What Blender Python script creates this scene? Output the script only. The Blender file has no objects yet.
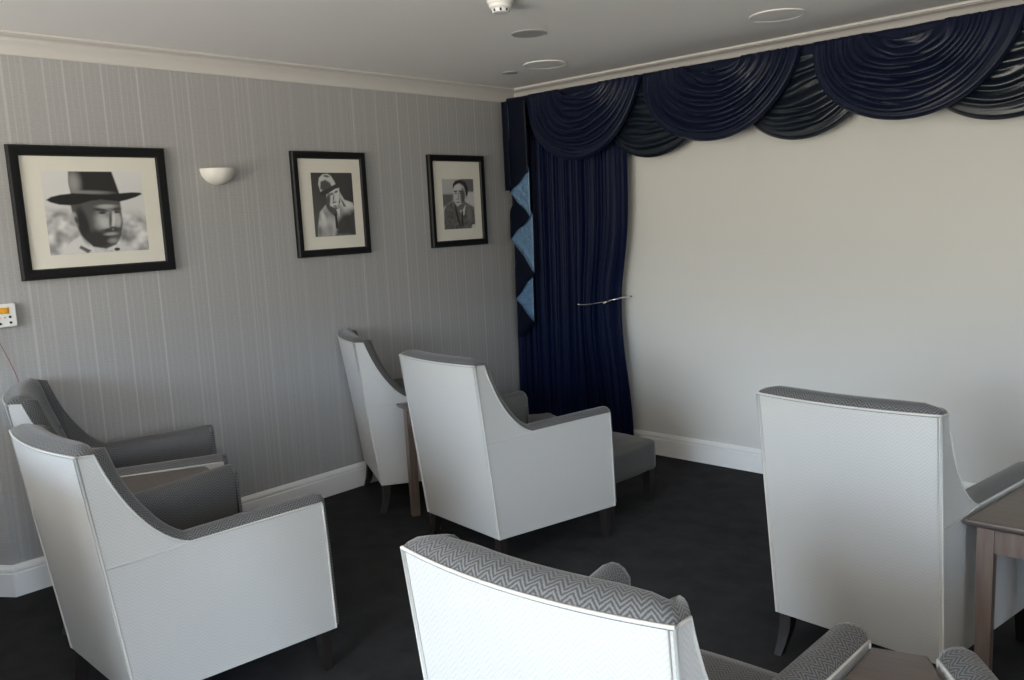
import bpy, bmesh, math, random
from mathutils import Vector, Matrix, noise
from math import sin, cos, pi, sqrt, exp
random.seed(7)
SC = bpy.context.scene
COL = SC.collection

# ------------------------------------------------------------------ materials
def new_mat(name, base=(.5, .5, .5), rough=.6, metal=0., spec=.5, sheen=0., sheen_tint=None):
    m = bpy.data.materials.new(name); m.use_nodes = True
    b = m.node_tree.nodes['Principled BSDF']
    b.inputs['Base Color'].default_value = (*base, 1); b.inputs['Roughness'].default_value = rough
    b.inputs['Metallic'].default_value = metal; b.inputs['Specular IOR Level'].default_value = spec
    if sheen:
        b.inputs['Sheen Weight'].default_value = sheen; b.inputs['Sheen Roughness'].default_value = .35
        if sheen_tint: b.inputs['Sheen Tint'].default_value = (*sheen_tint, 1)
    return m

class NT:
    def __init__(s, m): s.m = m; s.t = m.node_tree; s.b = s.t.nodes['Principled BSDF']
    def n(s, typ, **kw):
        x = s.t.nodes.new(typ)
        for k, v in kw.items(): setattr(x, k, v)
        return x
    def l(s, a, b): s.t.links.new(a, b)
    def math(s, op, a, b=None, c=None):
        x = s.n('ShaderNodeMath', operation=op)
        for i, v in enumerate((a, b, c)):
            if v is None: continue
            if isinstance(v, (int, float)): x.inputs[i].default_value = v
            else: s.l(v, x.inputs[i])
        return x.outputs[0]
    def ramp(s, fac, stops):
        x = s.n('ShaderNodeValToRGB'); e = x.color_ramp.elements
        while len(e) < len(stops): e.new(.5)
        for i, (p, c) in enumerate(stops): e[i].position = p; e[i].color = (*c, 1)
        s.l(fac, x.inputs[0]); return x.outputs[0]
    def noise(s, vec, scale, detail=2, rough=.5, dim='3D'):
        x = s.n('ShaderNodeTexNoise', noise_dimensions=dim)
        x.inputs['Scale'].default_value = scale; x.inputs['Detail'].default_value = detail; x.inputs['Roughness'].default_value = rough
        if dim == '1D': s.l(vec, x.inputs['W'])
        elif vec is not None: s.l(vec, x.inputs['Vector'])
        return x.outputs[0]
    def bump(s, h, strength, dist=.002):
        x = s.n('ShaderNodeBump'); x.inputs['Strength'].default_value = strength; x.inputs['Distance'].default_value = dist
        s.l(h, x.inputs['Height']); s.l(x.outputs[0], s.b.inputs['Normal'])
    def color(s, c): s.l(c, s.b.inputs['Base Color'])
    def pos(s): return s.n('ShaderNodeNewGeometry').outputs['Position']
    def obj(s): return s.n('ShaderNodeTexCoord').outputs['Object']
    def xyz(s, v):
        x = s.n('ShaderNodeSeparateXYZ'); s.l(v, x.inputs[0]); return x.outputs
    def mix(s, f, a, b):
        x = s.n('ShaderNodeMix', data_type='RGBA')
        if isinstance(f, (int, float)): x.inputs[0].default_value = f
        else: s.l(f, x.inputs[0])
        for i, v in ((6, a), (7, b)):
            if isinstance(v, tuple): x.inputs[i].default_value = (*v, 1)
            else: s.l(v, x.inputs[i])
        return x.outputs[2]

def herringbone(name, light, dark, per_u, per_v, soft, rough, sheen, bump):
    m = new_mat(name, light, rough, spec=.3, sheen=sheen); t = NT(m)
    uv = t.n('ShaderNodeUVMap'); u, v, _ = t.xyz(uv.outputs[0])
    tri = t.math('PINGPONG', u, per_u / 2)                       # zigzag
    ph = t.math('ADD', v, t.math('MULTIPLY', tri, 1.15))
    st = t.math('MULTIPLY', t.math('PINGPONG', ph, per_v / 2), 2 / per_v)
    ns = t.noise(uv.outputs[0], 260, 2)
    f = t.math('ADD', st, t.math('MULTIPLY', t.math('SUBTRACT', ns, .5), .9))
    f = t.ramp(f, [(.5 - soft, (0, 0, 0)), (.5 + soft, (1, 1, 1))])
    t.color(t.mix(f, light, dark)); t.bump(f, bump, .0015)
    return m

M = {}
M['cream'] = herringbone('cream_herringbone', (.53, .525, .505), (.477, .473, .455), .034, .012, .3, .62, .1, .12)
M['grey'] = herringbone('grey_herringbone', (.155, .155, .155), (.05, .051, .053), .034, .011, .28, .5, .25, .2)
M['piping'] = new_mat('cream_piping', (.55, .54, .505), .7, spec=.15)
def wood(name, a, b, rough, axis=2):
    m = new_mat(name, a, rough, spec=.5); t = NT(m)
    mp = t.n('ShaderNodeMapping'); t.l(t.obj(), mp.inputs[0])
    sc = [60, 60, 60]; sc[axis] = 5; mp.inputs['Scale'].default_value = sc
    t.color(t.ramp(t.noise(mp.outputs[0], 1, 4, .6), [(.3, a), (.7, b)])); return m
M['leg'] = wood('dark_stained_leg_wood', (.013, .010, .009), (.026, .020, .018), .42)
M['tablewood'] = wood('walnut_table_wood', (.135, .10, .083), (.20, .153, .127), .38, 2)
M['tabletop'] = wood('walnut_top_wood', (.085, .066, .056), (.12, .094, .08), .32, 0)
M['wall_white'] = new_mat('screen_paint', (.665, .652, .615), .75, spec=.25)
M['white_gloss'] = new_mat('white_gloss_paint', (.86, .85, .825), .42, spec=.45)
M['cornice'] = new_mat('cornice_paint', (.56, .535, .505), .7, spec=.3)
M['ceiling'] = new_mat('ceiling_paint', (.86, .845, .83), .9, spec=.1)
M['plaster'] = new_mat('plaster_white', (.74, .71, .66), .6)
M['plastic'] = new_mat('white_plastic', (.75, .74, .72), .4)
M['disc'] = new_mat('speaker_grille', (.78, .765, .745), .8, spec=.1)
M['disc_dark'] = new_mat('downlight_grey', (.40, .39, .38), .6)
M['frame'] = new_mat('black_frame_paint', (.006, .006, .007), .5, spec=.25)
M['mount'] = new_mat('cream_mount_board', (.72, .69, .61), .85, spec=.1)
M['chrome'] = new_mat('chrome', (.75, .75, .75), .18, metal=1)
M['orange'] = new_mat('orange_display', (.75, .36, .02), .4)
M['black'] = new_mat('black_rubber', (.012, .012, .012), .5)
M['red'] = new_mat('red_cord', (.30, .10, .07), .6)
M['green'] = new_mat('green_mark', (.1, .4, .15), .5)
M['pink'] = new_mat('pink_mark', (.6, .15, .3), .5)
M['plain_grey'] = new_mat('plain_wall_paint', (.3, .3, .3), .8)

def wallpaper():
    m = new_mat('striped_wallpaper', (.25, .25, .24), .55, spec=.35); t = NT(m)
    x, y, z = t.xyz(t.pos())
    al = t.math('SUBTRACT', y, t.math('MULTIPLY', x, .8))
    fine = t.math('MULTIPLY', t.math('PINGPONG', al, .0135), 1 / .0135)
    line = t.ramp(fine, [(.72, (0, 0, 0)), (.98, (1, 1, 1))])
    wide = t.math('MULTIPLY', t.math('PINGPONG', t.math('ADD', al, .021), .041), 1 / .041)
    line2 = t.ramp(wide, [(.83, (0, 0, 0)), (.97, (1, 1, 1))])
    amp = t.ramp(t.noise(al, 9, 2, .6, '1D'), [(.3, (.12, .12, .12)), (.75, (1, 1, 1))])
    weave = t.noise(z, 330, 1, .5, '1D')
    mp = t.n('ShaderNodeMapping'); t.l(t.pos(), mp.inputs[0]); mp.inputs['Scale'].default_value = (1, 1, 6)
    sp = t.noise(mp.outputs[0], 60, 3, .7)
    v = t.math('ADD', t.math('MULTIPLY', line, .075), t.math('MULTIPLY', line2, .115))
    v = t.math('MULTIPLY', v, amp)
    v = t.math('ADD', v, t.math('MULTIPLY', t.math('SUBTRACT', weave, .5), .10))
    v = t.math('ADD', v, t.math('MULTIPLY', t.math('SUBTRACT', sp, .5), .16))
    v = t.math('ADD', v, .36)
    c = t.n('ShaderNodeCombineColor'); t.l(v, c.inputs[0]); t.l(t.math('MULTIPLY', v, .985), c.inputs[1]); t.l(t.math('MULTIPLY', v, .965), c.inputs[2])
    t.color(c.outputs[0]); t.bump(v, .3, .002); return m
M['wallpaper'] = wallpaper()

def carpet():
    m = new_mat('charcoal_carpet', (.012, .012, .013), 1., spec=.05); t = NT(m)
    a = t.noise(t.pos(), 420, 2, .7); b = t.noise(t.pos(), 7, 4, .6)
    f = t.math('ADD', t.math('MULTIPLY', a, .75), t.math('MULTIPLY', b, .35))
    t.color(t.ramp(f, [(.38, (.018, .0184, .0198)), (.7, (.054, .054, .056))])); t.bump(a, .6, .006); return m
M['carpet'] = carpet()

def velvet(name, base, sheen_c, rough=.45, sheen=.6, spec=.4):
    m = new_mat(name, base, rough, spec=spec, sheen=sheen, sheen_tint=sheen_c); t = NT(m)
    n = t.noise(t.obj(), 14, 3, .6)
    t.color(t.mix(n, tuple(c * .7 for c in base), tuple(c * 1.35 for c in base))); return m
M['velvet'] = velvet('navy_velvet', (.0036, .0068, .023), (.3, .45, .95), .42, .08, .32)
M['velvet_curtain'] = velvet('navy_curtain_velvet', (.0022, .0056, .026), (.25, .42, .95), .45, .01, .09)
M['velvet_tail'] = velvet('dark_tail_velvet', (.0022, .0040, .0125), (.3, .45, .95), .5, .02, .15)
M['satin_dark'] = velvet('dark_teal_satin', (.004, .008, .015), (.5, .7, .9), .34, .04, .5)
M['satin_blue'] = velvet('pale_blue_satin', (.10, .19, .31), (.7, .85, 1), .25, .05, .6)
t_ = NT(M['satin_blue']); t_.bump(t_.noise(t_.obj(), 28, 3, .6), .9, .02)

# ------------------------------------------------------------------ mesh helpers
def mesh_obj(name, verts, faces, mat, parent=None, uvs=None, smooth=True, mats=None, fmat=None, uvscale=None):
    me = bpy.data.meshes.new(name); me.from_pydata([tuple(v) for v in verts], [], faces)
    for mm in (mats or [mat]): me.materials.append(mm)
    if fmat:
        for p, i in zip(me.polygons, fmat): p.material_index = i
    if uvs:
        ul = me.uv_layers.new(name='UVMap')
        for lp in me.loops: ul.data[lp.index].uv = uvs[lp.vertex_index]
    for p in me.polygons: p.use_smooth = smooth
    me.validate(); me.update()
    o = bpy.data.objects.new(name, me); COL.objects.link(o)
    if parent: o.parent = parent
    return o

def tag(o, label=None, cat=None, group=None, kind=None):
    if label: o['label'] = label
    if cat: o['category'] = cat
    if group: o['group'] = group
    if kind: o['kind'] = kind
    return o

def empty(name, loc=(0, 0, 0), rz=0, label=None, cat=None, group=None):
    o = bpy.data.objects.new(name, None); COL.objects.link(o); o.location = loc; o.rotation_euler = (0, 0, rz)
    o.empty_display_size = .1
    return tag(o, label, cat, group)

class MB:
    """collects shapes that become one mesh"""
    def __init__(s): s.v = []; s.f = []; s.uv = []; s.fm = []
    def add(s, v, f, uv=None, m=0):
        k = len(s.v); s.v += [Vector(a) for a in v]; s.f += [[i + k for i in q] for q in f]
        s.uv += list(uv) if uv else [(a[0] + a[1] * .7, a[2] + a[1] * .5) for a in v]; s.fm += [m] * len(f)
    def grid(s, rows, uv=None, m=0, flip=False, close=False):
        nr, nc = len(rows), len(rows[0]); f = []
        for i in range(nr - 1):
            for j in range(nc if close else nc - 1):
                j2 = (j + 1) % nc
                q = [i * nc + j, i * nc + j2, (i + 1) * nc + j2, (i + 1) * nc + j]
                f.append(q[::-1] if flip else q)
        s.add([p for r in rows for p in r], f, [u for r in uv for u in r] if uv else None, m)
    def box(s, lo, hi, m=0):
        x0, y0, z0 = lo; x1, y1, z1 = hi
        s.add([(x0,y0,z0),(x1,y0,z0),(x1,y1,z0),(x0,y1,z0),(x0,y0,z1),(x1,y0,z1),(x1,y1,z1),(x0,y1,z1)],
              [[0,3,2,1],[4,5,6,7],[0,1,5,4],[1,2,6,5],[2,3,7,6],[3,0,4,7]], None, m)
    def tube(s, pts, r, n=6, m=0, cap=True):
        pts = [Vector(p) for p in pts]; rows = []; up = Vector((0, 0, 1))
        for i, p in enumerate(pts):
            d = (pts[min(i + 1, len(pts) - 1)] - pts[max(i - 1, 0)]).normalized()
            a = d.cross(up)
            if a.length < .05: a = d.cross(Vector((1, 0, 0)))
            a.normalize(); b = a.cross(d)
            rr = r[i] if isinstance(r, (list, tuple)) else r
            rows.append([p + (a * cos(2*pi*k/n) + b * sin(2*pi*k/n)) * rr for k in range(n)])
        k0 = len(s.v); s.grid(rows, close=True, m=m)
        if cap:
            s.f += [[k0 + k for k in range(n)], [k0 + (len(pts)-1)*n + k for k in range(n)][::-1]]; s.fm += [m, m]
    def rings(s, rings, m=0, cap=True):
        n = len(rings[0]); k0 = len(s.v); s.grid(rings, close=True, m=m)
        if cap:
            s.f += [[k0 + k for k in range(n)][::-1], [k0 + (len(rings)-1)*n + k for k in range(n)]]; s.fm += [m, m]
    def lathe(s, prof, c, n=32, m=0):
        s.rings([[Vector((c[0] + r*cos(2*pi*k/n), c[1] + r*sin(2*pi*k/n), c[2] + z)) for k in range(n)] for r, z in prof], m)
    def rbox(s, hx, hy, hz, r, c=(0,0,0), n=8, fn=None, m=0):
        """rounded box; fn warps each point"""
        idx = {}; V = []; F = []
        def key(p):
            k = tuple(round(a, 5) for a in p)
            if k not in idx: idx[k] = len(V); V.append(p)
            return idx[k]
        for ax in range(3):
            for sg in (-1, 1):
                for i in range(n):
                    for j in range(n):
                        q = []
                        for a, b in ((i,j),(i+1,j),(i+1,j+1),(i,j+1)):
                            p = [0,0,0]; p[ax] = sg
                            p[(ax+1)%3] = -1 + 2*a/n; p[(ax+2)%3] = -1 + 2*b/n; q.append(key(p))
                        F.append(q if sg > 0 else q[::-1])
        out = []
        for p in V:
            # non-linear spacing so that rounded edges get resolution
            e = [max(-1, min(1, a)) for a in p]
            P = Vector((e[0]*hx, e[1]*hy, e[2]*hz)); I = Vector((max(-hx+r, min(hx-r, P.x*1.12)), max(-hy+r, min(hy-r, P.y*1.12)), max(-hz+r, min(hz-r, P.z*1.12))))
            d = P - I
            if d.length > 1e-6: P = I + d.normalized() * r
            if fn: P = fn(P)
            out.append(P + Vector(c))
        s.add(out, F, [(p.x + p.z*.3, p.y + p.z*.9) for p in out], m)
    def build(s, name, mat, parent=None, smooth=True, mats=None):
        return mesh_obj(name, s.v, s.f, mat, parent, s.uv, smooth, mats, s.fm if mats else None)

def edge_split(o, ang=35):
    mod = o.modifiers.new('edges', 'EDGE_SPLIT'); mod.split_angle = math.radians(ang); return o
def flat_box(name, lo, hi, mat, parent=None, bev=0):
    b = MB(); b.box(lo, hi); o = b.build(name, mat, parent, smooth=False)
    if bev:
        md = o.modifiers.new('bev', 'BEVEL'); md.width = bev; md.segments = 2
    return o
def lerp(a, b, t): return a + (b - a) * t
def sstep(a, b, x):
    t = max(0., min(1., (x - a) / (b - a))); return t * t * (3 - 2 * t)

def bez(p0, p1, p2, p3, t):
    u = 1 - t
    return tuple(u**3*a + 3*u*u*t*b + 3*u*t*t*c + t**3*d for a, b, c, d in zip(p0, p1, p2, p3))

# ------------------------------------------------------------------ the room
H = 2.4; X1 = 6.8; Y1 = -8.0; T = .12
CA = (0, -3.382); CB = (-.62, -3.80)                # the wall turns outwards here
def struct(o): o['kind'] = 'structure'; return o
b = MB(); b.box((-1, Y1 - T, -.1), (X1 + T, T, 0)); struct(b.build('floor', M['carpet'], smooth=False))
b = MB(); b.box((-1, Y1 - T, H), (X1 + T, T, H + .1)); struct(b.build('ceiling', M['ceiling'], smooth=False))
b = MB(); b.box((-T, 0, 0), (X1 + T, T, H)); struct(b.build('wall_front', M['wall_white'], smooth=False))
b = MB()
def prism(b, poly, z0, z1):
    n = len(poly); b.add([(x, y, z0) for x, y in poly] + [(x, y, z1) for x, y in poly],
        [list(range(n))[::-1], list(range(n, 2*n))] + [[i, (i+1) % n, n + (i+1) % n, n + i] for i in range(n)])
prism(b, [(0, 0), (-T, 0), (-T, CA[1] + .02), CA], 0, H); struct(b.build('wall_left', M['wallpaper'], smooth=False))
b = MB(); prism(b, [CA, (-T, CA[1] + .02), (CB[0] - T, CB[1] + .02), CB], 0, H)
prism(b, [CB, (CB[0] - T, CB[1] + .02), (CB[0] - T, Y1), (CB[0], Y1)], 0, H)
struct(b.build('wall_corner', M['wallpaper'], smooth=False))
VY0, VY1, VZ0, VZ1 = -5.8, -4.5, .75, 2.3
b = MB(); b.box((X1, Y1, 0), (X1 + T, VY0, H)); b.box((X1, VY1, 0), (X1 + T, 0, H)); b.box((X1, VY0, 0), (X1 + T, VY1, VZ0)); b.box((X1, VY0, VZ1), (X1 + T, VY1, H))
struct(b.build('wall_right', M['plain_grey'], smooth=False))
b = MB()
for y in (VY0, (VY0 + VY1) / 2 - .025, VY1 - .05): b.box((X1 + .03, y, VZ0), (X1 + .09, y + .05, VZ1))
for z in (VZ0, VZ1 - .05): b.box((X1 + .03, VY0 + .05, z), (X1 + .09, VY1 - .05, z + .05))
struct(b.build('window_2', M['white_gloss'], smooth=False))
b = MB(); b.box((-.62, -4.42, 0), (1.95, -4.30, 1.0)); struct(b.build('wall_added_blocker', M['plain_grey'], smooth=False))  # invented low wall out of view, blocks window light from the lower-left armchair's back
# window wall behind the camera
WX0, WX1, WZ0, WZ1 = .9, 4.7, .3, 2.3
b = MB()
b.box((-1, Y1 - T, 0), (WX0, Y1, H)); b.box((WX1, Y1 - T, 0), (X1 + T, Y1, H))
b.box((WX0, Y1 - T, 0), (WX1, Y1, WZ0)); b.box((WX0, Y1 - T, WZ1), (WX1, Y1, H))
struct(b.build('wall_back', M['plain_grey'], smooth=False))
b = MB()
for x in (WX0, (WX0 + WX1) / 2 - .025, WX1 - .05): b.box((x, Y1 - .09, WZ0), (x + .05, Y1 - .03, WZ1))
for z in (WZ0, WZ1 - .05): b.box((WX0 + .05, Y1 - .09, z), (WX1 - .05, Y1 - .03, z + .05))
struct(b.build('window_1', M['white_gloss'], smooth=False))

# cornice (cove) and skirting, swept along the walls
def sweep_wall(name, pts, prof, mat, closed_ends=True):
    """pts: plan points along the wall face, room on the right-hand side of travel; prof: (distance into the room, z)"""
    n = len(pts); rows = []
    for i, p in enumerate(pts):
        p = Vector(p); ds = []
        if i > 0: ds.append((p - Vector(pts[i-1])).normalized())
        if i < n - 1: ds.append((Vector(pts[i+1]) - p).normalized())
        ns = [Vector((d.y, -d.x)) for d in ds]
        if len(ns) == 2:
            h = (ns[0] + ns[1]).normalized(); nn = h / max(.3, h.dot(ns[0]))
        else: nn = ns[0]
        rows.append([Vector((p.x + nn.x*d, p.y + nn.y*d, z)) for d, z in prof])
    b = MB(); b.rings(rows); o = b.build(name, mat); edge_split(o, 28); return struct(o)
path = [(CB[0], Y1 + .001), CB, CA, (0, 0), (X1 - .001, 0)]
cv = [(0, H - .001), (0, 2.3155), (.008, 2.3155), (.010, 2.322)]
for k in range(9):
    a = k / 8 * pi / 2; cv.append((.010 + .068 * (1 - cos(a)), 2.322 + .062 * sin(a)))
cv += [(.080, 2.387), (.092, 2.388), (.092, H - .001)]
sweep_wall('trim_1', path, cv, M['cornice'])
sk = [(0, .001), (.018, .001), (.018, .104), (.0145, .108), (.0145, .112), (.017, .116), (.016, .126), (.009, .136), (.007, .141), (0, .141)]
sweep_wall('baseboard_left', path[:4], sk, M['white_gloss'])
sweep_wall('baseboard_front', path[3:], sk, M['white_gloss'])

# ------------------------------------------------------------------ armchair
def sx(y, z): return .271 + .107 * y + .018 * max(0, (z - .6) / .333)
def build_chair():
    root = empty('armchair')
    # outer top edge, right half: from the arm front back to the middle of the backrest
    E = []                                           # (P, inward dir, outward-up dir, thickness, lower inner point)
    zl = .30
    for k in range(9):
        t = k / 8; y = lerp(.642, .20, t); z = lerp(.609, .601, t)
        P = Vector((sx(y, z), y, z)); E.append((P, Vector((-1, 0, 0)), Vector((0, 0, 1)), .088, Vector((sx(y, .6) - .082, y, zl))))
    NW = 12
    for k in range(1, NW + 1):
        t = k / NW
        y, z = bez((.20, .601), (.09, .635), (.0, .79), (-.046, .931), t)
        y2, z2 = bez((.20, .601), (.09, .635), (.0, .79), (-.046, .931), t - .01)
        d = Vector((0, y - y2, z - z2)).normalized(); m = Vector((0, d.z, -d.y))
        if k == 1: m = Vector((0, .35, .93)).normalized()
        if k == NW: m = Vector((0, .75, .66)).normalized()
        a = t * .8; nin = Vector((-cos(a), sin(a), 0))
        low = Vector((lerp(.205, .165, t), lerp(.20, .135, t**.7), zl))
        E.append((Vector((sx(y, z), y, z)), nin, m, lerp(.088, .078, t), low))
    E.append((Vector((.284, -.074, .9325)), Vector((-.66, .75, 0)), Vector((0, .35, .93)), .084, Vector((.155, .137, zl))))
    def by(x): return -.093 - .035 * (1 - (x / .284)**2)
    for k in range(17):
        t = k / 16; x = .284 * (1 - t)
        a = lerp(.95, pi/2, min(1, t * 1.6)); nin = Vector((-cos(a), sin(a), 0))
        E.append((Vector((x, by(x), .933)), nin, Vector((0, .1 * (1-t), 1)).normalized(), lerp(.088, .102, min(1, t * 2.6)), Vector((x * .53, .14, zl))))
    def mir(v): return Vector((-v.x, v.y, v.z))
    full = E + [tuple(mir(q) if isinstance(q, Vector) else q for q in e) for e in E[-2::-1]]
    # ---- grey inner upholstery: arms, wings and backrest in one sweep
    rows = []; uvs = []; s = 0; prev = None
    for i, (P, n, m, th, low) in enumerate(full):
        if prev is not None: s += (P - prev).length
        prev = P; r = []
        hf = 1.0
        if 9 + 5 <= min(i, len(full) - 1 - i) < 9 + NW: hf = lerp(1, .35, (min(i, len(full) - 1 - i) - 13) / (NW - 4))
        elif min(i, len(full) - 1 - i) >= 9 + NW: hf = lerp(.35, 1, min(1, (min(i, len(full) - 1 - i) - 8 - NW) / 4))
        for o_, h_ in ((0, -.004), (.010, .014 * hf), (.032, .025 * hf), (.055, .025 * hf), (.078, .016 * hf), (.096, -.004)):
            r.append(P + n * (o_ / .096 * th) + m * h_)
        top = r[-1] - m * .02; isback = abs(P.x) < .27 and P.z > .9
        bul = .022 if P.z > .7 else .0
        for k in range(1, 8):
            t = k / 7; q = top.lerp(low, t); q += Vector((0, 1, 0)) * bul * sin(pi * t) * 1.0
            r.append(q)
        rows.append(r); acc = 0; ur = []
        for j, q in enumerate(r):
            if j: acc += (q - r[j-1]).length
            ur.append((s, acc))
        uvs.append(ur)
    b = MB(); b.grid(rows, uvs, flip=True)
    for end in (0, -1):                              # rounded fronts of the arms
        P, n, m, th, low = full[end]; base = rows[end][:6]; sg = -1 if end else 1
        outer = [Vector((P.x + sg*.001, .658, .160))]; inner = [Vector((P.x + n.x*th, .658, .160))]
        loop = base + [Vector((P.x + n.x*th, .650, .40))] + inner + outer + [Vector((P.x, .652, .40))]
        c = sum(loop, Vector()) / len(loop); r2 = []; r3 = []
        for q in loop:
            a = q.copy(); a.y += .014; a.x = c.x + (q.x - c.x) * .93; a.z = lerp(q.z, c.z, .012); r2.append(a)
            a = q.copy(); a.y += .020; a.x = c.x + (q.x - c.x) * .72; a.z = lerp(q.z, c.z, .05); r3.append(a)
        u = [[(q.x, q.z) for q in rr] for rr in (loop, r2, r3)]
        b.grid([loop, r2, r3], u, close=True, flip=(end == 0)); k0 = len(b.v) - len(r3)
        f = list(range(k0, len(b.v))); b.f.append(f if end else f[::-1]); b.fm.append(0)
    up = b.build('backrest', M['grey'], root); edge_split(up, 60)
    # ---- cream outer shell
    b = MB(); nA = 9; nWing = NW + 1
    for sgn in (1, -1):
        cols = []
        pts = E[:nA + NW + 2]
        side = [e[0] for e in pts[:nA + NW + 1]] + [Vector((.284, -.093, .933))]
        bots = []
        for i, P in enumerate(side):
            if i < nA: y = lerp(.658, .20, i / (nA - 1))
            else: y = lerp(.20, .0, (i - nA + 1) / (len(side) - nA))
            bots.append(Vector((sx(y, 0), y, .152)))
        rws = []; uv = []
        for P, B in zip(side, bots):
            col = [B.lerp(P, k / 8) for k in range(9)]
            col = [Vector((c.x * sgn, c.y, c.z)) for c in col]
            rws.append(col); uv.append([(c.y * 1.0, c.z) for c in col])
        b.grid(rws, uv, flip=(sgn < 0))
    rws = []; uv = []
    for i in range(17):
        u = -1 + 2 * i / 16; tp = Vector((.284 * u, by(.284 * u), .933)); bt = Vector((.271 * u, 0, .152))
        col = []
        for k in range(9):
            t = k / 8; q = bt.lerp(tp, t); q.y = lerp(0, -.093, t) - .035 * (1 - u*u) * t**.8; col.append(q)
        rws.append(col); uv.append([(q.x, q.z) for q in col])
    b.grid(rws, uv)
    bl = [Vector((-.271, 0, .153)), Vector((.271, 0, .153)), Vector((.341, .658, .153)), Vector((-.341, .658, .153))]
    b.add(bl, [[3, 2, 1, 0]])
    sh = b.build('outer_shell', M['cream'], root); edge_split(sh, 40)
    # ---- piping
    b = MB()
    for sgn in (1, -1):
        fl = lambda L: [Vector((p[0] * sgn, p[1], p[2])) for p in L]
        top = [e[0] for e in E[:nA + NW + 1]] + [Vector((.284, -.093, .933))]
        fr = [Vector((sx(.658, 0), .658, .154)), Vector((.3405, .650, .5)), Vector((.340, .643, .602))]
        b.tube(fl(fr + top), .0036)
        b.tube(fl([(.271, 0, .154), (.2795, -.059, .65), (.284, -.093, .935)]), .0036)
        b.tube(fl([(.262, -.002, .154), (.270, -.063, .65), (.2745, -.0965, .93)]), .0014)
        b.tube(fl([(.278, -.0515, .59), (.286, .07, .592), (.293, .195, .601)]), .0016)
    b.tube([Vector((.284 * u, by(.284 * u) , .934)) for u in [-1 + k / 10 for k in range(21)]], .0036)
    b.build('piping', M['piping'], root)
    # ---- seat
    def warp(P):
        P = P.copy(); f = (P.y + .285) / .57
        P.x *= lerp(.196, .246, f) / .25
        if P.z > 0: P.z += .018 * max(0, 1 - (P.x / .25)**2) * max(0, 1 - (P.y / .3)**2)
        return P
    b = MB(); b.rbox(.25, .285, .065, .03, (0, .39, .400), 12, warp); b.build('seat_cushion', M['grey'], root)
    b = MB(); b.rbox(.252, .022, .088, .008, (0, .634, .248), 6); b.box((-.2, .15, .16), (.2, .62, .34)); edge_split(b.build('seat_rail', M['grey'], root), 50)
    # ---- buttons
    for x in (-.13, .13):
        b = MB(); yb = .037
        b.rings([[Vector((x + r * cos(2*pi*k/14), yb + dy, .745 + r * sin(2*pi*k/14))) for k in range(14)] for r, dy in ((.013, -.01), (.013, .002), (.010, .006), (.004, .008))])
        b.build('button', M['grey'], root)
    # ---- legs
    for sgn in (1, -1):
        b = MB(); cx, cy = sgn * .305, .625
        rr = []
        for z, h, dx, dy in ((.160, .021, 0, 0), (.08, .0175, 0, .002), (.0, .0135, sgn*.001, .004)):
            rr.append([Vector((cx + dx + a*h, cy + dy + c*h, z)) for a, c in ((-1,-1),(1,-1),(1,1),(-1,1))])
        b.rings(rr[::-1]); edge_split(b.build('leg', M['leg'], root))
        b = MB(); cx, cy = sgn * .244, .030; rr = []
        for z, h, dx, dy in ((.160, .021, 0, 0), (.10, .019, 0, -.005), (.05, .016, sgn*.008, -.014), (.0, .0125, sgn*.018, -.030)):
            rr.append([Vector((cx + dx + a*h, cy + dy + c*h, z)) for a, c in ((-1,-1),(1,-1),(1,1),(-1,1))])
        b.rings(rr[::-1]); edge_split(b.build('leg', M['leg'], root))
    return root

def children(o): return [c for c in list(bpy.data.objects) if c.parent == o]
def copy_tree(o, kids):
    c = o.copy(); COL.objects.link(c)
    for k in kids:
        d = k.copy(); COL.objects.link(d); d.parent = c
    return c
chair = build_chair(); chair_kids = children(chair)
CH = [
 ((1.2945, -1.9048), -.1144, 'cream and grey armchair in front of the dark blue curtain, grey footstool ahead of it'),
 ((1.3107, -3.5143), -.0095, 'cream armchair at the lower left, its whole right side facing the camera'),
 ((.2662, -1.6191), -.481, 'cream armchair against the striped wall below the right-hand portraits, half hidden by another chair'),
 ((3.064, -1.8628), -.062, 'cream armchair standing alone in front of the blank white wall beside a square-edged table'),
 ((3.1248, -3.3752), .0664, 'brightly lit cream armchair in the foreground, cut off by the bottom edge, top in close-up'),
 ((.318, -3.279), -.3943, 'armchair showing its grey buttoned inside, tight against the striped wall under the hat portrait'),
 ((4.1807, -3.0768), .55, 'armchair of which only one grey padded arm end shows in the bottom right corner'),
]
for i, ((x, y), a, lab) in enumerate(CH):
    c = chair if i == 0 else copy_tree(chair, chair_kids)
    c.location = (x, y, 0); c.rotation_euler = (0, 0, a); tag(c, lab, 'armchair', 'cream and grey armchairs')

# ------------------------------------------------------------------ footstools
def build_stool():
    root = empty('footstool')
    def warp(P):
        P = P.copy()
        if P.z > 0: P.z += .014 * max(0, 1 - (P.x / .22)**2) * max(0, 1 - (P.y / .2)**2)
        return P
    b = MB(); b.rbox(.225, .205, .085, .028, (0, 0, .255), 12, warp); b.build('padded_seat', M['grey'], root)
    for a in (-1, 1):
        for c in (-1, 1):
            b = MB(); rr = []
            for z, h in ((0, .017), (.185, .024)):
                rr.append([Vector((a*.188 + p*h, c*.168 + q*h, z)) for p, q in ((-1,-1),(1,-1),(1,1),(-1,1))])
            b.rings(rr); edge_split(b.build('leg', M['leg'], root))
    return root
st = build_stool(); sk_ = children(st)
st.location = (1.352, -.925, 0); st.rotation_euler = (0, 0, -.03)
tag(st, 'dark grey upholstered footstool whose corner shows right of the central armchair', 'footstool', 'grey footstools')
st2 = copy_tree(st, sk_); st2.location = (.775, -.82, 0); st2.rotation_euler = (0, 0, -.481)
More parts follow.
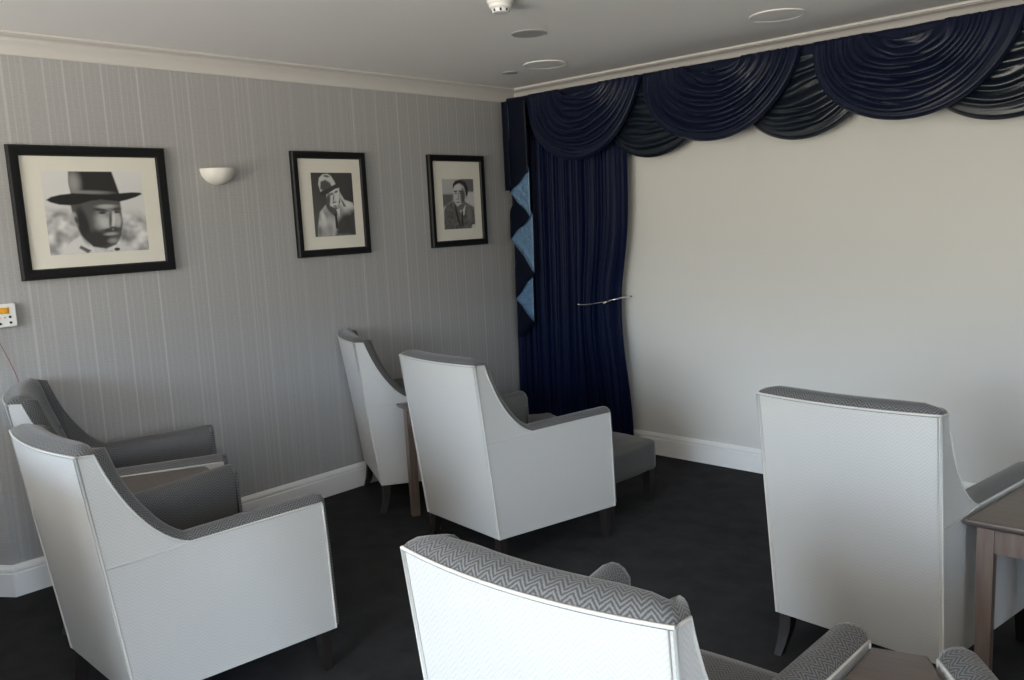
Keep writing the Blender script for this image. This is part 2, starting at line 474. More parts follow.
tag(st2, 'dark grey footstool before the curtain, seen over the arm of the central chair', 'footstool', 'grey footstools')

# ------------------------------------------------------------------ wedge tables
def inset(poly, d):
    n = len(poly); c = sum((Vector(p) for p in poly), Vector((0, 0))) / n; out = []
    for i in range(n):
        p = Vector(poly[i]); e1 = (p - Vector(poly[i-1])).normalized(); e2 = (Vector(poly[(i+1) % n]) - p).normalized()
        n1 = Vector((-e1.y, e1.x)); n2 = Vector((-e2.y, e2.x)); h = (n1 + n2).normalized()
        out.append(p + h * (d / max(.3, h.dot(n1))))
    return out
def build_table(back, front, depth, zt=.605, legs=(.022, .022)):
    """plan: back edge at y=0 (towards the camera), narrower front edge at y=depth; origin at the middle of the back edge"""
    root = empty('side_table')
    poly = [(-back/2, 0), (back/2, 0), (front/2, depth), (-front/2, depth)]
    b = MB(); rr = []
    for d, z in ((.016, zt - .024), (.006, zt - .021), (.002, zt - .014), (0, zt - .009), (.001, zt - .004), (.005, zt - .0005), (.008, zt)):
        rr.append([Vector((p.x, p.y, z)) for p in inset(poly, d)])
    b.rings(rr); edge_split(b.build('tabletop', M['tabletop'], root), 50)
    pin = inset(poly, .045); w = .022; lg = inset(poly, .044)
    b = MB(); o1 = inset(poly, .030); o2 = inset(poly, .05)
    for z0, z1 in ((zt - .100, zt - .024),):
        ring = [[Vector((p.x, p.y, z)) for p in q] for q, z in ((o1, z0), (o1, z1), (o2, z1), (o2, z0), (o1, z0))]
        b.rings(ring, cap=False)
    edge_split(b.build('apron', M['tablewood'], root))
    for p in lg:
        b = MB(); b.rings([[Vector((p.x + a*h, p.y + c*h, z)) for a, c in ((-1,-1),(1,-1),(1,1),(-1,1))] for z, h in ((0, .019), (zt - .1, .0225), (zt - .024, .0225))])
        edge_split(b.build('leg', M['tablewood'], root))
    return root
def table_at(root, corner, left, back, ang, label):
    """corner = back-left (left=1) or given mid-front"""
    u = Vector((cos(ang), sin(ang))); v = Vector((-sin(ang), cos(ang)))
    p = Vector(corner) + u * (back / 2) if left else Vector(corner)
    root.location = (p.x, p.y, 0); root.rotation_euler = (0, 0, ang)
    tag(root, label, 'side table', 'small brown side tables'); return root
t1 = build_table(.37, .11, .45); kids = children(t1)
table_at(t1, (.607, -1.689), 1, .37, -.30, 'brown side table wedged between the two armchairs by the curtain, one leg showing')
t2 = copy_tree(t1, kids)       # between the two left-hand chairs: middle of the narrow front edge given
def mid_front(p, ang, depth): v = Vector((-sin(ang), cos(ang))); return Vector(p) - v * depth
table_at(t2, mid_front((.909, -2.888), -.22, .45), 0, .37, -.22, 'brown side table between the two left-hand armchairs, only its top showing')
t3 = copy_tree(t1, kids)
ang = .31; u = Vector((cos(ang), sin(ang)))
table_at(t3, mid_front(Vector((3.532, -2.691)) - u * .055, ang, .45), 0, .37, ang, 'brown side table top at the bottom edge between two padded chair arms')
t4 = build_table(.44, .29, .52, zt=.60)
table_at(t4, (3.366, -1.823), 1, .44, .01, 'brown wooden side table at the right edge, with legs and apron in view')

# ------------------------------------------------------------------ curtain, swags, tail
def vel(x): return noise.noise(Vector((x, 3.7, 1.3)))
def build_curtain():
    root = empty('curtain', (.5, -.08, 0), 0, 'full-length navy velvet curtain held back at the left end of the white wall', 'curtain')
    nz, nx = 80, 320; rows = []; z_top, z_bot = 2.27, .015
    def folds(u):
        f = 0
        for k, (fr, am) in enumerate(((17, .010), (29, .006), (47, .003))):
            f += am * sin(2 * pi * (u * fr + 1.1 * vel(u * 5 + k * 7))) * (.45 + 1.1 * abs(vel(u * 9 + k * 3.1 + 4)))
        return f
    for j in range(nz + 1):
        z = lerp(z_bot, z_top, j / nz); low = max(0, 1 - z / 2.0)
        pin = exp(-((z - 1.0) / .33)**2) if z > 1 else exp(-((1.0 - z) / .55)**2)
        r = []
        for i in range(nx + 1):
            u = i / nx; x = lerp(.035, 1.0, u); w = max(0, (u - .45) / .55); w = w * w * (3 - 2 * w)
            x -= .078 * pin * w
            y = -.092 - folds(u) * (1 + .9 * low) - .012 * vel(u * 4 + z * .5) - .030 * low * sin(pi * u) * (1 + .8 * vel(u * 3 + 9))
            y -= .028 * exp(-((z - .80) / .32)**2) * exp(-((u - .72) / .13)**2)
            y += .014 * pin * w * sin(26 * u + 5 * (z - 1.0))
            r.append(Vector((x - .5, min(y, -.03) + .08, z)))
        rows.append(r)
    b = MB(); b.grid(rows); o = b.build('cloth', M['velvet_curtain'], root)
    md = o.modifiers.new('thick', 'SOLIDIFY'); md.thickness = .004; md.offset = -1
    return root
build_curtain()
# chrome holdback arm
hb = empty('curtain_holdback', (.93, -.02, 1.0), 0, 'slim chrome holdback arm across the navy curtain', 'holdback')
b = MB(); pts = [bez((-.285, -.165, -.034), (-.17, -.175, -.036), (-.06, -.17, -.008), (.002, -.14, .008), t / 14) for t in range(15)]
pts += [(.014, -.11, .012), (.018, -.06, .012), (.018, -.005, .012)]
b.tube(pts, [.003] + [.0055] * (len(pts) - 1), 8); b.build('arm', M['chrome'], hb)
b = MB(); b.tube([(-.075, -.172, -.0165), (-.035, -.162, -.005)], .0085, 10); b.build('collar', M['chrome'], hb)

def build_swag(name, label, group, xl, xr, zt, D, y0, gl, gr, mat, seed, nf=8, amp=.02, bulge=.075, hem=.45, base_depth=.05, skewL=.85, skewR=1.2, scallop=0):
    nu, nv = 72, 96; rows = []; W = xr - xl; rnd = random.Random(seed); off = rnd.random() * 50
    for j in range(nv + 1):
        v = j / nv; r = []
        aL = xl + gl * W * (1 - v)**1.15; aR = xr - gr * W * (1 - v)**1.15
        sag = lerp(base_depth, D, v**.92)
        for i in range(nu + 1):
            ph = -pi/2 + pi * i / nu; c = max(0., cos(ph))
            x = (aL + aR) / 2 + (aR - aL) / 2 * sin(ph)
            e = lerp(skewL, skewR, .5 + .5 * sin(ph))
            z = zt - sag * c**e
            wob = .75 * noise.noise(Vector((sin(ph) * 1.0 + off, v * 2.0, seed * 1.7))) + .10 * noise.noise(Vector((sin(ph) * 3 + off, v * 5, seed)))
            f = v**1.1 * nf + wob * (.35 + .65 * c) + .5 * sin(ph * 1.2 + seed)
            s1 = .5 + .5 * sin(2 * pi * f); fold = s1**1.6
            f2 = f * 1.9 + 1.0 * noise.noise(Vector((sin(ph) * 1.5 + 3, v * 3, seed))); fold2 = (.5 + .5 * sin(2 * pi * f2))**2.5
            am = .55 + .7 * max(0, .5 + noise.noise(Vector((sin(ph) * 1.6 + 9, v * 3.3 + off, seed))))
            k = (.40 + .60 * c) * (1 - .9 * sstep(.82, .92, v)) * am
            disp = amp * k * (fold + .22 * fold2)
            y = y0 - bulge * c * (.25 + .75 * v) - disp
            z -= amp * .35 * k * fold * (0 if v > .97 else 1)
            if scallop and j == 0: z += .006 * sin(i * 1.3 + seed)
            # rolled hem
            if v > .96: y += (v - .96) / .04 * .02
            r.append(Vector((x, y, z)))
        rows.append(r)
    b = MB(); b.grid(rows); o = b.build(name, mat); tag(o, label, 'swag', group)
    md = o.modifiers.new('thick', 'SOLIDIFY'); md.thickness = .004; md.offset = -1
    return o
# pelmet board covered in the same velvet, with a gathered top edge
pl = empty('pelmet', (0, 0, 0), 0, 'dark velvet covered pelmet board running under the cornice behind the swags', 'pelmet')
b = MB(); rows = []
for k in range(260):
    x = .035 + k / 259 * 3.9; wv = .004 * noise.noise(Vector((x * 9, 0, 0)))
    rows.append([Vector((x, -.02, 2.33)), Vector((x, -.075, 2.334 + wv)), Vector((x, -.114 + wv, 2.335 + wv)), Vector((x, -.120 + wv * 1.5, 2.322)), Vector((x, -.118 + wv, 2.2)), Vector((x, -.115 + wv, 2.14)), Vector((x, -.105, 2.15)), Vector((x, -.105, 2.30)), Vector((x, -.02, 2.305))])
b.rings(rows, cap=True); b.build('fabric_cover', M['velvet'], pl)
for i, (xl, xr, D) in enumerate(((.80, 1.60, .448), (1.70, 2.50, .433), (2.62, 3.46, .437))):
    build_swag('lining_swag', ['dark satin under-swag filling the first gap of the pelmet, nearest the curtain', 'dark satin under-swag in the second gap, over the middle of the white wall', 'dark satin under-swag at the right edge of the pelmet'][i],
               'satin under-swags', xl, xr, 2.300, D, -.126, .16, .16, M['satin_dark'], 11 + i, nf=5.5, amp=.017, bulge=.020, base_depth=.02, skewL=.95, skewR=.95)
for i, (xl, xr, D) in enumerate(((.278, 1.145, .452), (1.172, 2.118, .425), (2.185, 3.12, .425))):
    build_swag('swag', ['navy velvet swag nearest the corner, hanging above the curtain', 'middle navy velvet swag, over the left half of the white wall', 'navy velvet swag at the right, its end cut off by the photo edge'][i],
               'navy velvet swags', xl, xr, 2.327, D, -.166, .30, .34, M['velvet'], 3 + i, nf=7, amp=.028, bulge=.07)

def build_tail():
    root = empty('curtain_tail', (.182, -.16, 0), 0, 'zigzag cascade tail of navy velvet lined in pale blue, hanging in the corner', 'curtain tail')
    xL, xR = -.104, .112
    # accordion: (x at the start, hem z) along the folds, front to back
    pts = [(xR, 1.83), (xL + .042, 1.70), (xR - .004, 1.54), (xL + .018, 1.40), (xR - .002, 1.17), (xL + .030, .985), (xR - .035, .83), (xL + .02, .70)]
    yb = -.06; bD = MB(); bL = MB()
    for k in range(7):
        (xa, za), (xb, zb) = pts[k], pts[k + 1]; ya = yb + k * .007; y2 = yb + (k + 1) * .007
        rows = []; n = 10
        for i in range(n + 1):
            t = i / n; x = lerp(xa, xb, t); y = lerp(ya, y2, t) + .006 * sin(pi * t) * (-1 if k % 2 == 0 else 1) * .6
            zh = lerp(za, zb, t) + .006 * sin(3 * pi * t + k)
            ztop = 2.30
            if k > 0 and False: ztop = za
            # every layer behind the front one is kept inside it higher up, so only its hem corner shows
            col = []
            for q in range(25):
                z_ = lerp(zh, ztop, q / 24); up = sstep(.03, .12, z_ - max(za, zb, pts[k - 1][1] if k % 2 else 0)) if k else 0
                xx = lerp(x, max(xL + .06, min(xR - .06 - .014 * k, x)), up)
                col.append(Vector((xx, y + .004 * sin(7 * z_ + k), z_)))
            rows.append(col)
        (bL if k % 2 else bD).grid(rows)
    rows = [[Vector((lerp(xL + .012 + .02 * (2.3 - z_) / 1.6, xL + .085, i / 6), -.006 + .002 * sin(8 * z_ + i), z_)) for z_ in [lerp(.70 + .05 * i, 2.30, q / 20) for q in range(21)]] for i in range(7)]
    bD.grid(rows)
    rows = [[Vector((lerp(xL + .008, xL + .06, i / 4), yb + .004 * sin(i), z_)) for z_ in [lerp(1.72, 2.30, q / 12) for q in range(13)]] for i in range(5)]
    bD.grid(rows)
    a = bD.build('velvet_face', M['velvet_tail'], root); c = bL.build('satin_lining', M['satin_blue'], root)
    for o in (a, c):
        md = o.modifiers.new('thick', 'SOLIDIFY'); md.thickness = .0015; md.offset = 0
    return root
build_tail()

# ------------------------------------------------------------------ framed pictures on the left wall
def ell(u, v, cx, cy, rx, ry, rot=0, soft=.12):
    c, s = cos(rot), sin(rot); du, dv = u - cx, v - cy; x = (du * c + dv * s) / rx; y = (-du * s + dv * c) / ry
    return 1 - sstep(1 - soft, 1 + soft, sqrt(x*x + y*y))
def poly_in(u, v, P, soft=.015):
    d = 9
    n = len(P); inside = False
    for i in range(n):
        (x1, y1), (x2, y2) = P[i], P[(i+1) % n]
        if (y1 > v) != (y2 > v) and u < (x2 - x1) * (v - y1) / (y2 - y1) + x1: inside = not inside
        ex, ey = x2 - x1, y2 - y1; t = max(0, min(1, ((u - x1)*ex + (v - y1)*ey) / (ex*ex + ey*ey + 1e-9)))
        d = min(d, sqrt((u - x1 - t*ex)**2 + (v - y1 - t*ey)**2))
    return sstep(-soft, soft, d if inside else -d)
def nz(u, v, s, k=0): return noise.noise(Vector((u * s, v * s, k)))
# u to the right, v upwards, both 0..1; all three are generic black-and-white portraits
def print_hat(u, v):
    g = .58 + .10 * v
    if v < .60: g = lerp(g, .46 + .42 * nz(u, v, 7, 2) + .2 * nz(u, v, 17, 5), .9 * sstep(.62, .46, v) * (1 - .75 * ell(u, v, .9, .6, .2, .16, 0, .6)))
    L = lambda a, m: g + (a - g) * m
    g = L(.66, poly_in(u, v, [(.10, .0), (.20, .14), (.33, .24), (.42, .10), (.44, 0)], .012)); g = L(.12, poly_in(u, v, [(.30, .10), (.40, .03), (.36, .0), (.28, .07)], .01))
    g = L(.60, poly_in(u, v, [(.60, .0), (.66, .09), (.80, .05), (.84, 0)], .012)); g = L(.06, ell(u, v, .66, .03, .03, .02))
    face = poly_in(u, v, [(.24, .66), (.26, .42), (.32, .22), (.42, .08), (.55, .045), (.66, .09), (.72, .20), (.75, .35), (.745, .67)], .012)
    g = L(.10, face)
    g = L(.36 + .15 * nz(u, v, 12, 3), ell(u, v, .585, .40, .115, .15, -.1, .45) * face); g = L(.50, ell(u, v, .56, .37, .05, .07, .3, .7) * face)
    g = L(.44, ell(u, v, .70, .40, .035, .09, 0, .5) * face)
    g = L(.40, ell(u, v, .275, .42, .04, .085, .15, .35)); g = L(.12, ell(u, v, .285, .41, .018, .045, .15, .6))
    g = L(.04, ell(u, v, .35, .35, .055, .22, .12, .4)); g = L(.05, ell(u, v, .47, .16, .15, .11, -.15, .35) * face)
    g = L(.06, ell(u, v, .62, .275, .10, .028, .12, .5) * face); g = L(.34, ell(u, v, .615, .225, .065, .018, .05, .6)); g = L(.26, ell(u, v, .63, .14, .05, .03, 0, .7))
    g = L(.58, ell(u, v, .655, .40, .018, .10, -.12, .6)); g = L(.10, ell(u, v, .625, .40, .014, .10, -.1, .7)); g = L(.08, ell(u, v, .645, .305, .03, .012, 0, .5))
    g = L(.06, ell(u, v, .54, .525, .075, .020, -.18, .5)); g = L(.05, ell(u, v, .55, .49, .04, .016, 0, .5)); g = L(.07, ell(u, v, .70, .53, .045, .018, .2, .5)); g = L(.06, ell(u, v, .70, .495, .028, .014, 0, .5))
    g = L(.40, ell(u, v, .60, .57, .09, .022, 0, .7) * face)
    crown = poly_in(u, v, [(.265, .70), (.25, .86), (.26, 1.0), (.69, 1.0), (.72, .86), (.75, .71)], .01)
    g = L(.035, crown); g = L(.34, ell(u, v, .30, .86, .06, .13, 0, .8) * .9 * crown); g = L(.26, ell(u, v, .45, .745, .20, .022, -.04, .7) * .8 * crown)
    brim = poly_in(u, v, [(.02, .66), (.07, .695), (.16, .72), (.28, .735), (.40, .725), (.52, .715), (.64, .715), (.76, .73), (.88, .74), (.97, .735), (.985, .715), (.92, .68), (.82, .645), (.74, .625), (.66, .64), (.55, .655), (.44, .64), (.34, .605), (.24, .59), (.14, .60), (.06, .63)], .01)
    return L(.03, brim)
def print_trilby(u, v):
    g = .035 + .09 * (1 - v) * (1 - u) + .03 * v; L = lambda a, m: g + (a - g) * m
    coat = poly_in(u, v, [(.06, .0), (.08, .16), (.14, .38), (.30, .50), (.45, .46), (.58, .50), (.78, .57), (.97, .52), (1.0, .45), (1.0, 0)], .012)
    g = L(.40 + .22 * nz(u, v, 7, 1), coat)
    g = L(.05, poly_in(u, v, [(.50, .0), (.55, .22), (.70, .34), (.88, .36), (1.02, .42), (1.02, -.02)], .06) * .95)
    g = L(.62, ell(u, v, .84, .50, .13, .06, -.3, .6) * coat); g = L(.62, ell(u, v, .22, .30, .05, .12, .3, .7) * coat); g = L(.22, ell(u, v, .12, .08, .04, .08, 0, .7))
    g = L(.10, poly_in(u, v, [(.30, .50), (.36, .40), (.52, .30), (.62, .42), (.54, .46)], .02)); g = L(.62, poly_in(u, v, [(.55, .42), (.64, .44), (.62, .30)], .015)); g = L(.04, poly_in(u, v, [(.50, .36), (.56, .36), (.57, .12), (.51, .12)], .012))
    g = L(.58, poly_in(u, v, [(.66, .70), (.76, .58), (.84, .46), (.76, .42), (.66, .50)], .02)); g = L(.12, poly_in(u, v, [(.66, .62), (.74, .54), (.80, .46), (.74, .46)], .012))
    face = poly_in(u, v, [(.33, .66), (.35, .56), (.41, .48), (.52, .445), (.61, .50), (.65, .60), (.66, .76), (.52, .74)], .012)
    g = L(.60, face); g = L(.10, ell(u, v, .37, .56, .05, .13, -.25, .5)); g = L(.14, ell(u, v, .46, .665, .05, .018, .35, .5)); g = L(.14, ell(u, v, .58, .70, .045, .018, .3, .5))
    g = L(.22, ell(u, v, .505, .60, .02, .07, -.2, .6)); g = L(.16, ell(u, v, .52, .535, .055, .012, .2, .5)); g = L(.2, ell(u, v, .53, .47, .04, .02, 0, .6))
    crown = poly_in(u, v, [(.20, .70), (.16, .82), (.19, .92), (.28, .975), (.40, .985), (.48, .95), (.55, .87), (.58, .82)], .012)
    g = L(.56, crown); g = L(.10, poly_in(u, v, [(.20, .75), (.22, .86), (.33, .89), (.44, .85), (.49, .78), (.30, .70)], .02)); g = L(.14, ell(u, v, .37, .945, .07, .018, -.1, .6))
    return L(.06, poly_in(u, v, [(.17, .66), (.22, .71), (.40, .755), (.58, .82), (.68, .90), (.70, .89), (.64, .79), (.52, .73), (.36, .67), (.24, .635)], .01))
def print_suit(u, v):
    g = .36 + .1 * v; L = lambda a, m: g + (a - g) * m
    g = L(.14, poly_in(u, v, [(.60, .72), (1.02, .72), (1.02, 1.02), (.60, 1.02)], .03)); g = L(.55, poly_in(u, v, [(.72, .50), (1.02, .46), (1.02, .74), (.72, .74)], .03)); g = L(.13, poly_in(u, v, [(-.02, .44), (.30, .56), (.34, .70), (-.02, .70)], .03))
    suit = poly_in(u, v, [(.0, .0), (.02, .36), (.10, .48), (.32, .56), (.45, .44), (.70, .54), (.84, .48), (.98, .42), (1.0, 0)], .012)
    g = L(.13 + .07 * nz(u, v, 14, 4), suit); g = L(.05, poly_in(u, v, [(.36, .54), (.44, .36), (.52, .05), (.48, .04), (.38, .3)], .012)); g = L(.20, ell(u, v, .82, .30, .07, .16, .1, .7))
    g = L(.60, poly_in(u, v, [(.50, .39), (.60, .37), (.72, .50), (.66, .28), (.58, .26)], .012)); g = L(.05, poly_in(u, v, [(.56, .36), (.62, .36), (.61, .06), (.55, .06)], .01)); g = L(.60, ell(u, v, .95, .03, .07, .05))
    g = L(.16, poly_in(u, v, [(.44, .46), (.50, .36), (.62, .40), (.72, .52), (.66, .60)], .02))
    face = poly_in(u, v, [(.33, .80), (.345, .66), (.38, .55), (.46, .44), (.56, .43), (.66, .52), (.72, .66), (.72, .85), (.45, .90)], .012)
    g = L(.52, face); g = L(.10, ell(u, v, .64, .64, .08, .18, 0, .5) * face); g = L(.58, ell(u, v, .47, .83, .12, .06, 0, .7)); g = L(.36, ell(u, v, .76, .67, .035, .07)); g = L(.12, ell(u, v, .55, .46, .10, .03, .3, .6))
    g = L(.035, poly_in(u, v, [(.33, .80), (.34, .90), (.42, .965), (.58, .99), (.74, .94), (.82, .82), (.80, .68), (.74, .66), (.72, .78), (.66, .895), (.52, .915), (.40, .875)], .012))
    g = L(.07, ell(u, v, .41, .755, .06, .015, .1, .5)); g = L(.07, ell(u, v, .57, .755, .065, .016, -.1, .5)); g = L(.09, ell(u, v, .42, .715, .035, .014, 0, .5)); g = L(.09, ell(u, v, .57, .715, .04, .014, 0, .5))
    g = L(.24, ell(u, v, .50, .66, .016, .08, 0, .7)); g = L(.16, ell(u, v, .46, .60, .03, .012, 0, .5)); return L(.14, ell(u, v, .475, .535, .065, .012, .05, .5))
def tone_mat():
    m = new_mat('photographic_print', (.5, .5, .5), .5, spec=.12); t = NT(m)
    a = t.n('ShaderNodeAttribute'); a.attribute_name = 'tone'; t.color(a.outputs['Color']); return m
M['print'] = tone_mat()
def build_picture(label, y0, y1, z0, z1, fw, py0, py1, pz0, pz1, fn):
    root = empty('framed_picture', (0, (y0 + y1) / 2, z0), 0, label, 'framed picture', 'framed black-and-white portraits on the striped wall')
    oy, oz = (y0 + y1) / 2, z0
    R = lambda x, y, z: Vector((x, y - oy, z - oz))
    b = MB(); rows = []
    prof = [(.002, 0), (.022, 0), (.030, .006), (.031, .016), (.026, fw - .006), (.020, fw - .002), (.012, fw), (.002, fw)]
    for cy, cz, sy, sz in ((y0, z0, 1, 1), (y1, z0, -1, 1), (y1, z1, -1, -1), (y0, z1, 1, -1)):
        rows.append([R(x, cy + sy * d, cz + sz * d) for x, d in prof])
    rows.append(rows[0]); b.rings(rows, cap=False); edge_split(b.build('frame', M['frame'], root), 30)
    b = MB(); b.box(R(.004, y0 + fw - .004, z0 + fw - .004), R(.014, y1 - fw + .004, z1 - fw + .004)); b.build('mount', M['mount'], root, smooth=False)
    nu = 170; nv = int(nu * (pz1 - pz0) / (py1 - py0)); V = []; F = []; tone = []
    for j in range(nv + 1):
        for i in range(nu + 1):
            u, v = i / nu, j / nv; V.append(R(.0146, lerp(py0, py1, u), lerp(pz0, pz1, v))); tone.append(max(.01, min(.75, fn(u, v))))
    for j in range(nv):
        for i in range(nu):
            k = j * (nu + 1) + i; F.append([k, k + 1, k + nu + 2, k + nu + 1])
    o = mesh_obj('print', V, F, M['print'], root, smooth=False)
    at = o.data.color_attributes.new('tone', 'FLOAT_COLOR', 'POINT')
    for i, g in enumerate(tone): at.data[i].color = (g, g * .985, g * .97, 1)
    return root
build_picture('wide black-framed photo of a bearded man in a broad-brimmed dark hat', -3.203, -2.521, 1.367, 1.945, .046, -3.078, -2.640, 1.470, 1.835, print_hat)
build_picture('black-framed portrait of a man in a pale trilby and raincoat', -1.821, -1.327, 1.375, 1.952, .040, -1.702, -1.425, 1.484, 1.837, print_trilby)
build_picture('black-framed portrait of a bareheaded man in a dark suit, nearest the curtain', -.840, -.348, 1.373, 1.953, .040, -.728, -.450, 1.484, 1.803, print_suit)

# ------------------------------------------------------------------ wall sconce, alarm unit, cord
sc = empty('wall_sconce', (0, -2.252, 1.852), 0, 'small white half-bowl plaster wall light between two framed photos', 'wall light')
b = MB(); rows = []
def bowl(rx, rz, ro, x0):
    R_ = []
    for j in range(13):
        a = j / 12 * pi / 2; r = []
        for i in range(25):
            t = pi * i / 24
            fl = 1 + .02 * abs(sin(t * 5))
            r.append(Vector((x0 + ro * sin(t) * cos(a) * fl, -rx * cos(t) * cos(a) * fl, -rz * sin(a))))
        R_.append(r)
    return R_
o = bowl(.089, .080, .092, .002); inn = bowl(.081, .072, .084, .002)
b.grid(o); b.grid(inn, flip=True); b.grid([o[0], inn[0]], flip=True)
edge_split(b.build('bowl', M['plaster'], sc), 40)
flat_box('back_plate', (.001, -.06, -.05), (.012, .06, -.008), M['plaster'], sc)
b = MB(); b.lathe([(.012, -.045), (.014, -.03), (.014, -.012)], (.045, 0, 0), 14); b.build('bulb', M['plaster'], sc)

al = empty('call_unit', (0, -3.31, 1.18), 0, 'white wall call unit with an orange strip at the left edge of the photo', 'call unit')
flat_box('casing', (.001, -.065, 0), (.032, .062, .098), M['plastic'], al, .004)
b = MB(); b.rbox(.002, .05, .014, .0019, (.0335, -.015, .070), 6); b.build('display', M['orange'], al)
for y, z, m in ((.036, .042, 'black'), (.036, .018, 'black'), (-.004, .040, 'pink'), (.016, .041, 'green'), (-.004, .016, 'black')):
    b = MB(); r = .0055 if m == 'black' else .003
    b.rings([[Vector((x, y + rr*cos(2*pi*k/12), z + rr*sin(2*pi*k/12))) for k in range(12)] for x, rr in ((.0315, r), (.0345, r), (.0355, r*.7))])
    b.build('button', M[m], al)
b = MB(); pts = [bez((.018, -3.345, 1.181), (.018, -3.325, 1.12), (.014, -3.285, 1.02), (.012, -3.268, .94), t / 12) for t in range(13)]
pts += [(.012, -3.24, .88), (.014, -3.20, .78), (.024, -3.12, .5), (.026, -3.10, .01)]
b.tube(pts, .0018, 6); tag(b.build('pull_cord', M['red'], None), 'thin red cord running from the call unit down behind the chair back', 'cord')

# ------------------------------------------------------------------ ceiling fittings
def ceil_disc(name, label, cat, x, y, prof, mat, ring=None, group=None):
    root = empty(name, (x, y, H), 0, label, cat, group)
    b = MB(); b.lathe([(r, -d) for r, d in prof], (0, 0, 0), 40); edge_split(b.build('face' , mat, root), 40)
    if ring:
        b = MB(); r0, r1, d = ring; n = 40
        b.rings([[Vector((r*cos(2*pi*k/n), r*sin(2*pi*k/n), -z)) for k in range(n)] for r, z in ((r1, 0), (r1, d*.6), (r1 - .004, d), (r0 + .004, d), (r0, d*.6), (r0, 0))], cap=False)
        edge_split(b.build('rim', mat, root), 40)
    return root
spk = [(.117, .0), (.117, .004), (.06, .005), (.0, .0055)]
ceil_disc('ceiling_speaker', 'flush round white ceiling speaker near the corner of the cornice', 'ceiling speaker', .794, -.59, spk, M['disc'], (.117, .125, .006), 'round ceiling speakers')
ceil_disc('ceiling_speaker', 'flush round white ceiling speaker above the swags at the right', 'ceiling speaker', 2.203, -.592, spk, M['disc'], (.117, .125, .006), 'round ceiling speakers')
ceil_disc('downlight', 'grey recessed round downlight just past the smoke detector', 'downlight', 1.282, -1.277, [(.074, .0), (.074, .003), (.060, .005), (.04, .003), (.0, .003)], M['disc_dark'], (.073, .083, .005))
ceil_disc('ceiling_sensor', 'tiny grey round ceiling fitting nearest the corner', 'ceiling fitting', .492, -.565, [(.046, 0), (.046, .004), (.03, .007), (0, .007)], M['disc_dark'])
sd = empty('smoke_detector', (1.625, -1.835, H), 0, 'white smoke detector cut by the top edge of the photo', 'smoke detector')
b = MB(); b.lathe([(.052, 0), (.052, -.012), (.047, -.018), (.047, -.018)], (0, 0, 0), 36); edge_split(b.build('base', M['plastic'], sd), 40)
b = MB(); b.lathe([(.046, -.018), (.045, -.030), (.036, -.036), (.034, -.046), (.030, -.050), (.0, -.052)], (0, 0, 0), 36); edge_split(b.build('sensor_head', M['plastic'], sd), 40)
for k in range(8):
    a = 2*pi*k/8; b = MB(); b.box((-.004, -.0015, -.047), (.004, .0015, -.037))
    o = b.build('vent', M['black'], sd, smooth=False); o.location = (.0345*cos(a), .0345*sin(a), 0); o.rotation_euler = (0, 0, a + pi/2)

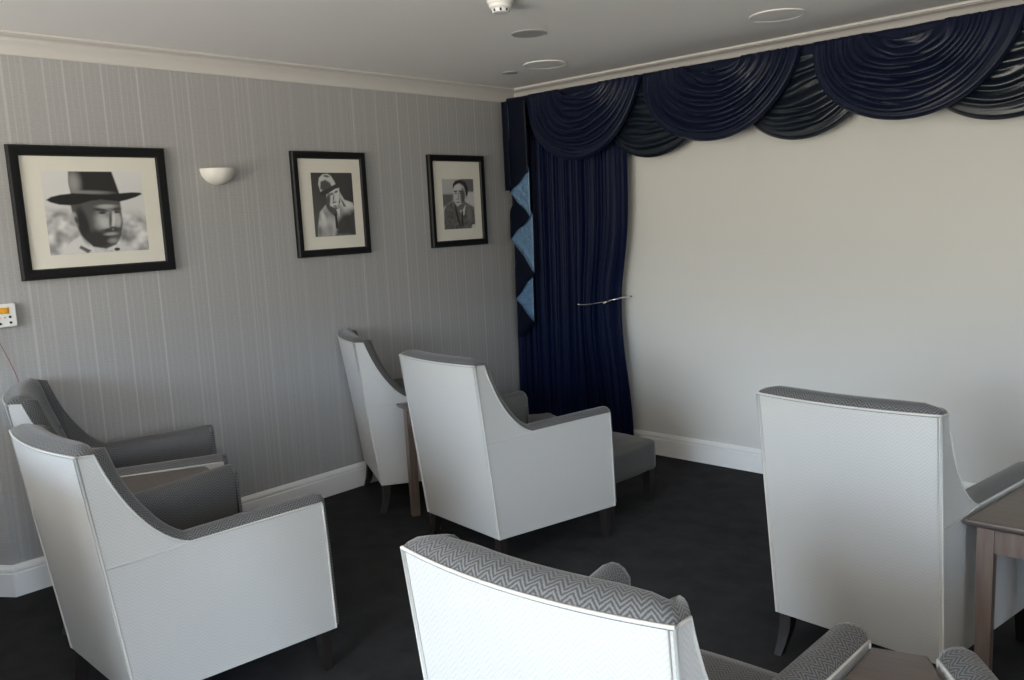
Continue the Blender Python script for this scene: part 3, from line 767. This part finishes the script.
# ------------------------------------------------------------------ light: daylight through the window behind the camera
W = bpy.data.worlds.new('World'); SC.world = W; W.use_nodes = True; nt = W.node_tree
bg = nt.nodes['Background']; tc = nt.nodes.new('ShaderNodeTexCoord'); sp = nt.nodes.new('ShaderNodeSeparateXYZ'); rp = nt.nodes.new('ShaderNodeValToRGB')
nt.links.new(tc.outputs['Generated'], sp.inputs[0])
ma = nt.nodes.new('ShaderNodeMath'); ma.operation = 'MULTIPLY_ADD'; ma.inputs[1].default_value = .5; ma.inputs[2].default_value = .5
nt.links.new(sp.outputs[2], ma.inputs[0]); nt.links.new(ma.outputs[0], rp.inputs[0])
e = rp.color_ramp.elements
e[0].position = .0; e[0].color = (1.35, 1.28, 1.17, 1); e[1].position = 1; e[1].color = (.35, .52, .85, 1)
for p_, c_ in ((.37, (1.35, 1.28, 1.17)), (.42, (.70, .66, .58)), (.49, (.40, .39, .33)), (.525, (.42, .42, .38)), (.56, (.62, .72, .80)), (.585, (.74, .98, 1.28)), (.62, (.70, .92, 1.2)), (.655, (.42, .56, .76))):
    q = e.new(p_); q.color = (*c_, 1)
nt.links.new(rp.outputs[0], bg.inputs[0]); bg.inputs[1].default_value = 22.6
def portal(size, h, loc, rot):
    ld = bpy.data.lights.new('window_portal', 'AREA'); ld.shape = 'RECTANGLE'; ld.size = size; ld.size_y = h; ld.cycles.is_portal = True
    lo = bpy.data.objects.new('window_portal', ld); COL.objects.link(lo); lo.location = loc; lo.rotation_euler = rot
portal(WX1 - WX0, WZ1 - WZ0, ((WX0 + WX1) / 2, Y1 - T - .01, (WZ0 + WZ1) / 2), (pi / 2, 0, 0))

portal(VY1 - VY0, VZ1 - VZ0, (X1 + T + .01, (VY0 + VY1) / 2, (VZ0 + VZ1) / 2), (pi / 2, 0, pi / 2))

# ------------------------------------------------------------------ camera
CAM = (846.74, (4.04576, -4.43243, 1.52861), -.755349, -.141373, -.0490915)
f, loc, yaw, pit, rol = CAM
fw = Vector((sin(yaw)*cos(pit), cos(yaw)*cos(pit), sin(pit))); r = Vector((cos(yaw), -sin(yaw), 0)); up = r.cross(fw)
r2 = r * cos(rol) + up * sin(rol); u2 = up * cos(rol) - r * sin(rol)
cd = bpy.data.cameras.new('Camera'); cd.sensor_fit = 'HORIZONTAL'; cd.sensor_width = 36; cd.lens = f / 1024 * 36; cd.clip_start = .05
co = bpy.data.objects.new('Camera', cd); COL.objects.link(co)
co.matrix_world = Matrix(((r2.x, u2.x, -fw.x, loc[0]), (r2.y, u2.y, -fw.y, loc[1]), (r2.z, u2.z, -fw.z, loc[2]), (0, 0, 0, 1)))
SC.camera = co
vs = SC.view_settings; vs.view_transform = 'Standard'; vs.look = 'None'; vs.exposure = 0; vs.gamma = 1; vs.use_curve_mapping = False
SC.cycles.max_bounces = 10; SC.cycles.diffuse_bounces = 6
